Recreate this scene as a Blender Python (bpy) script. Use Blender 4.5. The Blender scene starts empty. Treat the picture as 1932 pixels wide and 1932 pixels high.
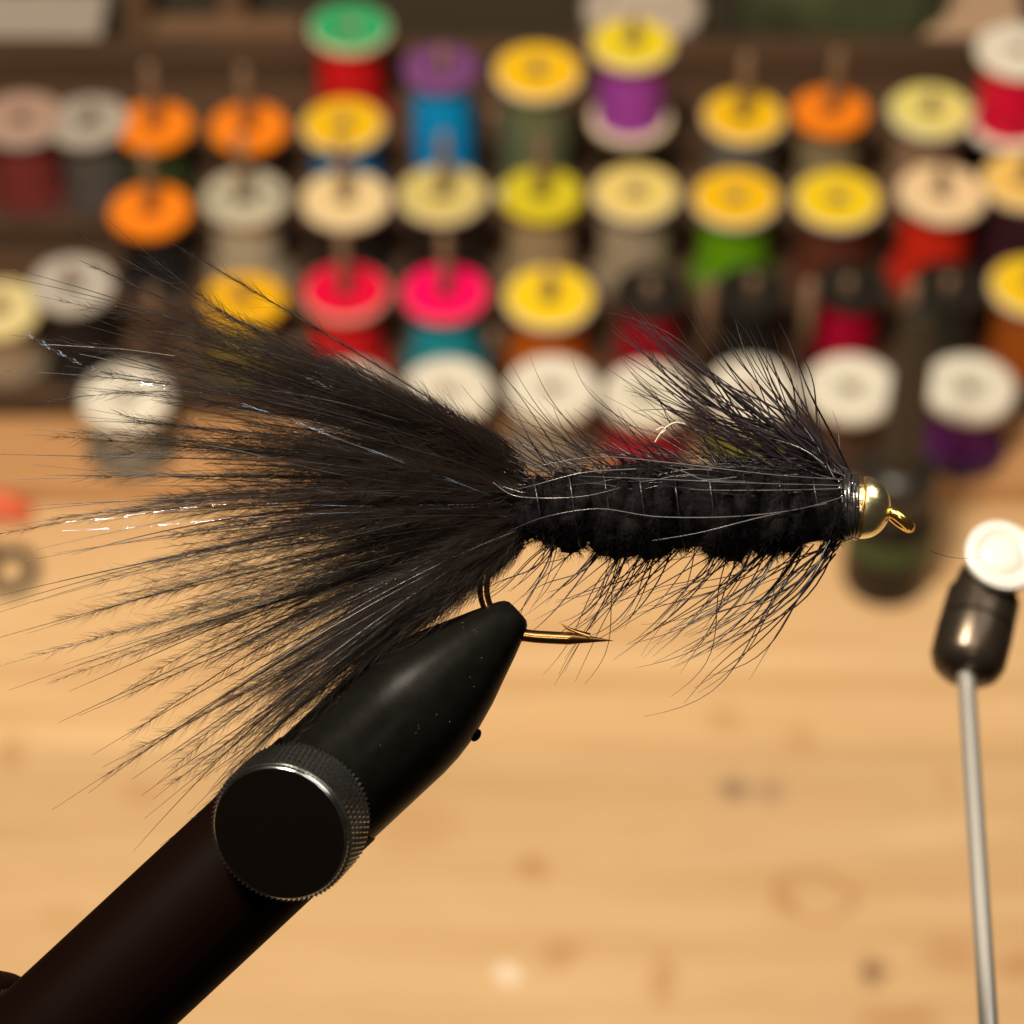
import bpy, math, random
import numpy as np
from mathutils import Vector, Matrix

random.seed(7)
RNG = np.random.default_rng(11)
S = bpy.context.scene
S.unit_settings.system = 'METRIC'
S.unit_settings.scale_length = 0.01          # 1 unit = 1 cm

# ------------------------------------------------------------------ camera
PITCH = math.radians(46.0)
FPX = 5500.0                                 # focal length in picture units (frame = 1932 wide)
CAM_H = 61.4
FOC = 19.4                                   # distance of the fly
CAM = Vector((0, 0, CAM_H))
AX = Vector((1, 0, 0))
AY = Vector((0, math.sin(PITCH), math.cos(PITCH)))
AD = Vector((0, math.cos(PITCH), -math.sin(PITCH)))
cam_d = bpy.data.cameras.new('camera')
cam = bpy.data.objects.new('camera', cam_d)
S.collection.objects.link(cam)
cam.location = CAM
cam.rotation_euler = (math.pi / 2 - PITCH, 0, 0)
cam_d.sensor_width = 36
cam_d.lens = 36 * FPX / 1932
cam_d.clip_start = 0.5
cam_d.clip_end = 2000
cam_d.dof.use_dof = True
cam_d.dof.focus_distance = FOC
cam_d.dof.aperture_fstop = cam_d.lens * 1e-3 / (2 * 0.118)
cam_d.dof.aperture_blades = 0
S.camera = cam

# ------------------------------------------------------------------ world + lamps (an indoor room, warm lamp light)
W = bpy.data.worlds.new('World')
S.world = W
W.use_nodes = True
W.node_tree.nodes['Background'].inputs[0].default_value = (1.0, 0.72, 0.48, 1)
W.node_tree.nodes['Background'].inputs[1].default_value = 0.035


def area(name, loc, target, size, power, col, shape='DISK', size_y=None):
    l = bpy.data.lights.new(name, 'AREA')
    l.shape = shape
    l.size = size
    if size_y:
        l.size_y = size_y
    l.energy = power
    l.color = col
    o = bpy.data.objects.new(name, l)
    S.collection.objects.link(o)
    o.location = loc
    o.rotation_euler = (Vector(target) - Vector(loc)).to_track_quat('-Z', 'Y').to_euler()
    return o


area('desk_lamp', (-16, 20, 96), (-6, 48, 0), 14, 108000, (1.0, 0.87, 0.68))
area('ceiling_lamp', (10, -4, 166), (0, 45, 0), 40, 50000, (1.0, 0.87, 0.70))
area('tying_lamp', (17, 24, 72), (2, 14, 47), 22, 4200, (1.0, 0.93, 0.80))
area('room_lamp', (-3, -45, 110), (0, 40, 10), 12, 9000, (1.0, 0.88, 0.72))

S.view_settings.view_transform = 'Standard'
S.view_settings.look = 'None'
S.view_settings.exposure = 0
S.view_settings.gamma = 1
S.render.engine = 'CYCLES'
S.cycles.use_denoising = True
S.cycles.max_bounces = 8
S.cycles.transparent_max_bounces = 24
S.cycles.sample_clamp_indirect = 6


# ------------------------------------------------------------------ mapping helpers
def ray(px, py):
    return AD + AX * ((px - 966) / FPX) + AY * ((966 - py) / FPX)


def at_y(px, py, y):                          # the point seen at (px,py) on the vertical plane y
    r = ray(px, py)
    return CAM + r * (y / r.y)


def at_z(px, py, z):
    r = ray(px, py)
    return CAM + r * ((z - CAM_H) / r.z)


def at_d(px, py, d):
    return CAM + ray(px, py) * d


U = FOC / FPX                                 # one picture unit at the fly, in cm
FLY_M = Matrix.Translation(CAM + AD * FOC) @ Matrix((
    (AX.x, AY.x, -AD.x, 0), (AX.y, AY.y, -AD.y, 0), (AX.z, AY.z, -AD.z, 0), (0, 0, 0, 1)))


# ------------------------------------------------------------------ object helpers
def link(o, parent=None):
    S.collection.objects.link(o)
    if parent is not None:
        o.parent = parent
    return o


def tag(o, label=None, cat=None, group=None, kind=None):
    for k, v in (('label', label), ('category', cat), ('group', group), ('kind', kind)):
        if v:
            o[k] = v
    return o


def empty(name, loc=(0, 0, 0), matrix=None):
    o = bpy.data.objects.new(name, None)
    o.empty_display_size = 0.5
    if matrix is not None:
        o.matrix_world = matrix
    else:
        o.location = loc
    return link(o)


def mesh_obj(name, verts, faces, mat, parent=None, smooth=True):
    me = bpy.data.meshes.new(name)
    me.from_pydata([tuple(v) for v in verts], [], [tuple(f) for f in faces])
    me.materials.append(mat)
    if smooth:
        me.polygons.foreach_set('use_smooth', [True] * len(me.polygons))
    me.update()
    return link(bpy.data.objects.new(name, me), parent)


def np_mesh(name, verts, quads, mat, parent=None, smooth=True):
    """verts (N,3) array, quads (M,4) int array"""
    me = bpy.data.meshes.new(name)
    n, m = len(verts), len(quads)
    me.vertices.add(n)
    me.vertices.foreach_set('co', np.asarray(verts, np.float32).ravel())
    me.loops.add(m * 4)
    me.loops.foreach_set('vertex_index', np.asarray(quads, np.int32).ravel())
    me.polygons.add(m)
    me.polygons.foreach_set('loop_start', np.arange(0, m * 4, 4, dtype=np.int32))
    me.polygons.foreach_set('loop_total', np.full(m, 4, np.int32))
    if smooth:
        me.polygons.foreach_set('use_smooth', np.ones(m, bool))
    me.materials.append(mat)
    me.update(calc_edges=True)
    return link(bpy.data.objects.new(name, me), parent)


def lathe(prof, seg=48, a0=0.0, a1=2 * math.pi, close=True):
    """profile [(r, z)] revolved about z -> verts, quads/ngons"""
    full = abs(a1 - a0 - 2 * math.pi) < 1e-6
    n = seg if full else seg + 1
    V = []
    for r, z in prof:
        for i in range(n):
            a = a0 + (a1 - a0) * i / seg
            V.append((r * math.cos(a), r * math.sin(a), z))
    F = []
    for j in range(len(prof) - 1):
        for i in range(seg):
            i2 = (i + 1) % n if full else i + 1
            F.append((j * n + i, j * n + i2, (j + 1) * n + i2, (j + 1) * n + i))
    if close and full:
        F.append(tuple(range(n - 1, -1, -1)))
        F.append(tuple((len(prof) - 1) * n + i for i in range(n)))
    return V, F


def lathe_obj(name, prof, mat, parent=None, seg=48, loc=None, close=True, smooth_angle=35):
    V, F = lathe(prof, seg, close=close)
    o = mesh_obj(name, V, F, mat, parent)
    o.data.set_sharp_from_angle(angle=math.radians(smooth_angle))
    if loc is not None:
        o.location = loc
    return o


def box(name, x0, x1, y0, y1, z0, z1, mat, parent=None, bev=0.06):
    import bmesh
    bm = bmesh.new()
    bmesh.ops.create_cube(bm, size=1)
    for v in bm.verts:
        v.co = Vector(((x0 + x1) / 2 + v.co.x * (x1 - x0), (y0 + y1) / 2 + v.co.y * (y1 - y0),
                       (z0 + z1) / 2 + v.co.z * (z1 - z0)))
    if bev:
        bmesh.ops.bevel(bm, geom=list(bm.edges), offset=bev, segments=2, affect='EDGES', profile=0.6)
    me = bpy.data.meshes.new(name)
    bm.to_mesh(me)
    bm.free()
    me.materials.append(mat)
    return link(bpy.data.objects.new(name, me), parent)


def tubes(P, R, k=3):
    """P (S,n,3), R (S,n) -> verts, quads for tapered open tubes"""
    P = np.asarray(P, float)
    Sn, n, _ = P.shape
    T = np.gradient(P, axis=1)
    T /= np.linalg.norm(T, axis=2, keepdims=True) + 1e-12
    ref = np.zeros_like(T)
    ref[..., 2] = 1.0
    bad = np.abs(T[..., 2]) > 0.95
    ref[bad] = (0, 1, 0)
    A = np.cross(T, ref)
    A /= np.linalg.norm(A, axis=2, keepdims=True) + 1e-12
    B = np.cross(T, A)
    ang = np.arange(k) * 2 * np.pi / k
    V = (P[:, :, None, :] + R[:, :, None, None] *
         (A[:, :, None, :] * np.cos(ang)[None, None, :, None] + B[:, :, None, :] * np.sin(ang)[None, None, :, None]))
    idx = np.arange(Sn * n * k).reshape(Sn, n, k)
    a = idx[:, :-1, :]
    b = idx[:, 1:, :]
    Q = np.stack([a, np.roll(a, -1, axis=2), np.roll(b, -1, axis=2), b], axis=-1).reshape(-1, 4)
    return V.reshape(-1, 3), Q


def join(parts):
    Vs, Qs, off = [], [], 0
    for v, q in parts:
        Vs.append(v)
        Qs.append(np.asarray(q) + off)
        off += len(v)
    return np.concatenate(Vs), np.concatenate(Qs)


# ------------------------------------------------------------------ materials
def new_mat(name):
    m = bpy.data.materials.new(name)
    m.use_nodes = True
    nt = m.node_tree
    return m, nt, nt.nodes['Principled BSDF']


def plain(name, col, rough=0.5, metal=0.0, spec=0.5, coat=0.0, trans=0.0, noise=0.0, scale=4.0, bump=0.0, sss=0.0):
    m, nt, b = new_mat(name)
    b.inputs['Base Color'].default_value = (*col, 1)
    b.inputs['Roughness'].default_value = rough
    b.inputs['Metallic'].default_value = metal
    b.inputs['Specular IOR Level'].default_value = spec
    b.inputs['Coat Weight'].default_value = coat
    b.inputs['Transmission Weight'].default_value = trans
    b.inputs['Subsurface Weight'].default_value = sss
    if noise or bump:
        tc = nt.nodes.new('ShaderNodeTexCoord')
        nz = nt.nodes.new('ShaderNodeTexNoise')
        nz.inputs['Scale'].default_value = scale
        nz.inputs['Detail'].default_value = 6
        nt.links.new(tc.outputs['Object'], nz.inputs['Vector'])
        if noise:
            mx = nt.nodes.new('ShaderNodeMix')
            mx.data_type = 'RGBA'
            mx.inputs['A'].default_value = (*[c * (1 - noise) for c in col], 1)
            mx.inputs['B'].default_value = (*[min(1, c * (1 + noise)) for c in col], 1)
            nt.links.new(nz.outputs['Fac'], mx.inputs['Factor'])
            nt.links.new(mx.outputs['Result'], b.inputs['Base Color'])
        if bump:
            bp = nt.nodes.new('ShaderNodeBump')
            bp.inputs['Strength'].default_value = bump
            bp.inputs['Distance'].default_value = 0.01
            nt.links.new(nz.outputs['Fac'], bp.inputs['Height'])
            nt.links.new(bp.outputs['Normal'], b.inputs['Normal'])
    return m


_cache = {}


def plastic(col, rough=0.35):
    key = ('p', tuple(round(c, 3) for c in col))
    if key not in _cache:
        _cache[key] = plain('spool_plastic', col, rough=rough, spec=0.3, noise=0.28, scale=1.1)
    return _cache[key]


def thread_mat(col):
    key = ('t', tuple(round(c, 3) for c in col))
    if key not in _cache:
        m, nt, b = new_mat('wound_thread')
        b.inputs['Roughness'].default_value = 0.55
        b.inputs['Specular IOR Level'].default_value = 0.2
        tc = nt.nodes.new('ShaderNodeTexCoord')
        wv = nt.nodes.new('ShaderNodeTexWave')
        wv.bands_direction = 'Z'
        wv.inputs['Scale'].default_value = 9
        wv.inputs['Distortion'].default_value = 1.2
        nt.links.new(tc.outputs['Object'], wv.inputs['Vector'])
        mx = nt.nodes.new('ShaderNodeMix')
        mx.data_type = 'RGBA'
        mx.inputs['A'].default_value = (*[c * 0.7 for c in col], 1)
        mx.inputs['B'].default_value = (*[min(1, c * 1.15) for c in col], 1)
        nt.links.new(wv.outputs['Fac'], mx.inputs['Factor'])
        nt.links.new(mx.outputs['Result'], b.inputs['Base Color'])
        bp = nt.nodes.new('ShaderNodeBump')
        bp.inputs['Strength'].default_value = 0.5
        bp.inputs['Distance'].default_value = 0.02
        nt.links.new(wv.outputs['Fac'], bp.inputs['Height'])
        nt.links.new(bp.outputs['Normal'], b.inputs['Normal'])
        _cache[key] = m
    return _cache[key]


def label_mat(col, ink=(0.02, 0.015, 0.01), amount=0.6):
    """printed paper disc: a ring of small dark print round the hole"""
    key = ('l', tuple(round(c, 3) for c in col), amount)
    if key not in _cache:
        m, nt, b = new_mat('printed_label')
        b.inputs['Roughness'].default_value = 0.55
        b.inputs['Specular IOR Level'].default_value = 0.25
        N = nt.nodes
        L = nt.links
        tc = N.new('ShaderNodeTexCoord')
        ln = N.new('ShaderNodeVectorMath')
        ln.operation = 'LENGTH'
        L.new(tc.outputs['Object'], ln.inputs[0])
        rp = N.new('ShaderNodeValToRGB')
        rp.color_ramp.interpolation = 'LINEAR'
        e = rp.color_ramp.elements
        e[0].position = 0.24
        e[0].color = (0, 0, 0, 1)
        e[1].position = 0.28
        e[1].color = (1, 1, 1, 1)
        e2 = e.new(0.50)
        e2.color = (1, 1, 1, 1)
        e3 = e.new(0.70)
        e3.color = (0, 0, 0, 1)
        L.new(ln.outputs['Value'], rp.inputs['Fac'])
        nz = N.new('ShaderNodeTexNoise')
        nz.inputs['Scale'].default_value = 7
        nz.inputs['Detail'].default_value = 3
        L.new(tc.outputs['Object'], nz.inputs['Vector'])
        th = N.new('ShaderNodeMath')
        th.operation = 'GREATER_THAN'
        th.inputs[1].default_value = 0.47
        L.new(nz.outputs['Fac'], th.inputs[0])
        ml = N.new('ShaderNodeMath')
        ml.operation = 'MULTIPLY'
        L.new(th.outputs[0], ml.inputs[0])
        L.new(rp.outputs['Color'], ml.inputs[1])
        m2 = N.new('ShaderNodeMath')
        m2.operation = 'MULTIPLY'
        m2.inputs[1].default_value = amount
        L.new(ml.outputs[0], m2.inputs[0])
        mx = N.new('ShaderNodeMix')
        mx.data_type = 'RGBA'
        mx.inputs['A'].default_value = (*col, 1)
        mx.inputs['B'].default_value = (*ink, 1)
        L.new(m2.outputs[0], mx.inputs['Factor'])
        L.new(mx.outputs['Result'], b.inputs['Base Color'])
        _cache[key] = m
    return _cache[key]


def wood_mat(name, light, dark, rough, scale=1.0, stains_and_shade=(), dark_spots=()):
    m, nt, b = new_mat(name)
    N = nt.nodes
    L = nt.links
    geo = N.new('ShaderNodeNewGeometry')
    oi = N.new('ShaderNodeObjectInfo')
    comb = N.new('ShaderNodeVectorMath')
    comb.operation = 'MULTIPLY_ADD'
    mul = N.new('ShaderNodeCombineXYZ')
    for i in range(3):
        L.new(oi.outputs['Random'], mul.inputs[i])
    comb.inputs[1].default_value = (37, 53, 11)
    L.new(mul.outputs[0], comb.inputs[0])
    L.new(geo.outputs['Position'], comb.inputs[2])
    mp = N.new('ShaderNodeMapping')
    mp.inputs['Scale'].default_value = (0.05 * scale, 0.9 * scale, 0.9 * scale)
    L.new(comb.outputs[0], mp.inputs['Vector'])
    nz = N.new('ShaderNodeTexNoise')
    nz.inputs['Scale'].default_value = 1.0
    nz.inputs['Detail'].default_value = 7
    nz.inputs['Roughness'].default_value = 0.6
    nz.inputs['Distortion'].default_value = 0.6
    L.new(mp.outputs[0], nz.inputs['Vector'])
    rp = N.new('ShaderNodeValToRGB')
    rp.color_ramp.elements[0].position = 0.3
    rp.color_ramp.elements[0].color = (*dark, 1)
    rp.color_ramp.elements[1].position = 0.7
    rp.color_ramp.elements[1].color = (*light, 1)
    L.new(nz.outputs['Fac'], rp.inputs['Fac'])
    # fine grain
    mp2 = N.new('ShaderNodeMapping')
    mp2.inputs['Scale'].default_value = (0.6, 14, 14)
    L.new(comb.outputs[0], mp2.inputs['Vector'])
    nz2 = N.new('ShaderNodeTexNoise')
    nz2.inputs['Scale'].default_value = 1
    nz2.inputs['Detail'].default_value = 4
    L.new(mp2.outputs[0], nz2.inputs['Vector'])
    hv = N.new('ShaderNodeHueSaturation')
    L.new(rp.outputs['Color'], hv.inputs['Color'])
    # per board tone + grain
    a = N.new('ShaderNodeMapRange')
    a.inputs['To Min'].default_value = 0.86
    a.inputs['To Max'].default_value = 1.10
    L.new(oi.outputs['Random'], a.inputs['Value'])
    g = N.new('ShaderNodeMapRange')
    g.inputs['To Min'].default_value = 0.86
    g.inputs['To Max'].default_value = 1.10
    L.new(nz2.outputs['Fac'], g.inputs['Value'])
    mm = N.new('ShaderNodeMath')
    mm.operation = 'MULTIPLY'
    L.new(a.outputs[0], mm.inputs[0])
    L.new(g.outputs[0], mm.inputs[1])
    L.new(mm.outputs[0], hv.inputs['Value'])
    cur = hv.outputs['Color']
    for (x, y, rx, ry, ang, col, amt, ring) in stains_and_shade:
        mp3 = N.new('ShaderNodeMapping')
        mp3.vector_type = 'TEXTURE'
        mp3.inputs['Location'].default_value = (x, y, 0)
        mp3.inputs['Rotation'].default_value = (0, 0, ang)
        mp3.inputs['Scale'].default_value = (rx, ry, 1000)
        # uneven outline
        nz3 = N.new('ShaderNodeTexNoise')
        nz3.inputs['Scale'].default_value = 1.6
        L.new(geo.outputs['Position'], nz3.inputs['Vector'])
        ad = N.new('ShaderNodeVectorMath')
        ad.operation = 'MULTIPLY_ADD'
        ad.inputs[1].default_value = (0.8, 0.5, 0)
        L.new(nz3.outputs['Color'], ad.inputs[0])
        L.new(geo.outputs['Position'], ad.inputs[2])
        L.new(ad.outputs[0], mp3.inputs['Vector'])
        ln = N.new('ShaderNodeVectorMath')
        ln.operation = 'LENGTH'
        L.new(mp3.outputs[0], ln.inputs[0])
        r3 = N.new('ShaderNodeValToRGB')
        el = r3.color_ramp.elements
        if ring:
            el[0].position = 0.55
            el[0].color = (0, 0, 0, 1)
            el[1].position = 0.72
            el[1].color = (1, 1, 1, 1)
            q = el.new(0.95)
            q.color = (0, 0, 0, 1)
        else:
            el[0].position = 0.35
            el[0].color = (1, 1, 1, 1)
            el[1].position = 1.0
            el[1].color = (0, 0, 0, 1)
        L.new(ln.outputs['Value'], r3.inputs['Fac'])
        k = N.new('ShaderNodeMath')
        k.operation = 'MULTIPLY'
        k.inputs[1].default_value = amt
        L.new(r3.outputs['Color'], k.inputs[0])
        mx = N.new('ShaderNodeMix')
        mx.data_type = 'RGBA'
        L.new(cur, mx.inputs['A'])
        mx.inputs['B'].default_value = (*col, 1)
        L.new(k.outputs[0], mx.inputs['Factor'])
        cur = mx.outputs['Result']
    L.new(cur, b.inputs['Base Color'])
    b.inputs['Roughness'].default_value = rough
    bp = N.new('ShaderNodeBump')
    bp.inputs['Strength'].default_value = 0.25
    bp.inputs['Distance'].default_value = 0.03
    L.new(nz2.outputs['Fac'], bp.inputs['Height'])
    L.new(bp.outputs['Normal'], b.inputs['Normal'])
    return m


def hair_mat(name, col, rough=0.35, spec=0.5, back=None, amt=0.0):
    m, nt, b = new_mat(name)
    b.inputs['Base Color'].default_value = (*col, 1)
    b.inputs['Roughness'].default_value = rough
    b.inputs['Specular IOR Level'].default_value = spec
    if back:
        tr = nt.nodes.new('ShaderNodeBsdfTranslucent')
        tr.inputs['Color'].default_value = (*back, 1)
        mx = nt.nodes.new('ShaderNodeMixShader')
        mx.inputs[0].default_value = amt
        nt.links.new(b.outputs[0], mx.inputs[1])
        nt.links.new(tr.outputs[0], mx.inputs[2])
        nt.links.new(mx.outputs[0], nt.nodes['Material Output'].inputs['Surface'])
    return m


# ================================================================== THE TABLE
stains_and_shade = []


def stain_or_shade(px, py, wx, wy, col, amt, ring=False, ang=0.0):
    p = at_z(px, py, 0)
    d = (p - CAM).dot(AD)
    stains_and_shade.append((p.x + 0.4, p.y + 0.25, wx * d / FPX, wy * d / FPX / math.sin(PITCH), ang, col, amt, ring))


BR = (0.42, 0.19, 0.07)
stain_or_shade(1385, 1488, 38, 30, (0.24, 0.15, 0.10), 0.75)
stain_or_shade(1455, 1495, 40, 34, (0.33, 0.21, 0.14), 0.5)
stain_or_shade(1005, 1637, 46, 28, BR, 0.6)
stain_or_shade(1540, 1690, 95, 52, BR, 0.55, True)
stain_or_shade(1480, 1700, 34, 40, BR, 0.35)
stain_or_shade(1648, 1832, 30, 30, (0.20, 0.10, 0.06), 0.85)
stain_or_shade(1250, 1850, 30, 60, BR, 0.5)
stain_or_shade(1060, 1800, 56, 30, BR, 0.45, False, 0.5)
stain_or_shade(955, 1838, 28, 26, (0.95, 0.85, 0.70), 0.7)
stain_or_shade(1365, 1355, 45, 30, BR, 0.35)
stain_or_shade(1510, 1395, 36, 36, BR, 0.30)
stain_or_shade(1800, 1800, 90, 34, BR, 0.5)
stain_or_shade(1700, 1925, 110, 30, BR, 0.5)
stain_or_shade(1925, 1815, 60, 40, BR, 0.5)
stain_or_shade(1790, 1480, 30, 36, BR, 0.25)
stain_or_shade(20, 1420, 40, 36, BR, 0.5)
stain_or_shade(270, 1500, 50, 26, BR, 0.35)
stain_or_shade(120, 1725, 60, 30, (0.5, 0.26, 0.1), 0.35)
stain_or_shade(780, 1560, 120, 60, (0.5, 0.25, 0.1), 0.35)  # soft shade beside the vise, painted into the wood colour
WOOD = wood_mat('pine_wood', (0.81, 0.55, 0.30), (0.62, 0.375, 0.175), 0.42, stains_and_shade=stains_and_shade)
UNDER = wood_mat('pine_wood_underside', (0.5, 0.3, 0.14), (0.4, 0.22, 0.1), 0.6)

TEND = 80.3
table = box('table', -75, 75, 2, TEND, -3.6, -1.0, UNDER, bev=0.2)
tag(table, kind='structure')
y = 2.0
i = 0
PW = [3.9, 4.3, 3.6, 4.1, 4.6, 3.7]
while y < TEND - 0.1:
    w = PW[i % len(PW)]
    y2 = min(TEND, y + w)
    x = -75.0
    j = 0
    brk = [-75, -38 + 23 * ((i * 7) % 5) / 5.0, 18 + 31 * ((i * 3) % 4) / 4.0, 75]
    for xa, xb in zip(brk[:-1], brk[1:]):
        box('board', xa + 0.01, xb - 0.01, y + 0.008, y2 - 0.008, -0.998, 0.0, WOOD, table, bev=0.025)
    y = y2
    i += 1

# ================================================================== THE RACK
RACKW = wood_mat('stained_rack_wood_shaded', (0.105, 0.056, 0.030), (0.058, 0.031, 0.018), 0.45, scale=1.3)  # brown stain, darkened further to paint in the shade between the spools
FRONTW = wood_mat('rack_front_wood_lit', (0.60, 0.33, 0.145), (0.47, 0.235, 0.10), 0.4, scale=1.3)  # same rack wood, painted lighter where the front step catches light
PEGW = wood_mat('peg_wood', (0.31, 0.20, 0.13), (0.22, 0.13, 0.08), 0.5, scale=2)
Z0, DZ = 0.8, 0.68
Y0 = at_z(966, 850, Z0).y
DY = 3.13


def row_y(r):
    return Y0 + DY * r


def row_z(r):
    return Z0 + DZ * r


rack = empty('thread_rack', (0, Y0, 0))
tag(rack, 'stepped brown wooden rack with rows of pegs holding the thread spools', 'rack')


def rk(o):
    o.location = o.location - rack.location
    return o


for r in range(0, 5):
    y0, y1 = row_y(r) - 1.5, row_y(r) + 1.5
    rk(box('step', -23, 23, y0 + 0.01, y1 - 0.01, 0.02, row_z(r), RACKW if r else FRONTW, rack, bev=0.12))
rk(box('back_board', -23, 23, row_y(4) + 1.52, row_y(4) + 2.4, 0.02, row_z(4) + 1.2, RACKW, rack, bev=0.1))
for sx in (-1, 1):
    rk(box('side_panel', sx * 23.5 - 0.45, sx * 23.5 + 0.45, Y0 - 1.6, row_y(4) + 2.4, 0.02, 7.5, RACKW, rack, bev=0.15))

peg_prof = [(0.18, 0), (0.18, 4.75), (0.165, 4.88), (0.13, 4.97), (0.04, 5.0)]
pv, pf = lathe(peg_prof, 16)
peg_me = bpy.data.meshes.new('peg')
peg_me.from_pydata(pv, [], pf)
peg_me.materials.append(PEGW)
peg_me.polygons.foreach_set('use_smooth', [True] * len(peg_me.polygons))


def peg(x, r, h=5.0, dy=0.0):
    o = bpy.data.objects.new('peg', peg_me)
    link(o, rack)
    o.location = Vector((x, row_y(r) + dy, row_z(r) - 0.02)) - rack.location
    o.scale = (1, 1, h / 5.0)
    return o


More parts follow.
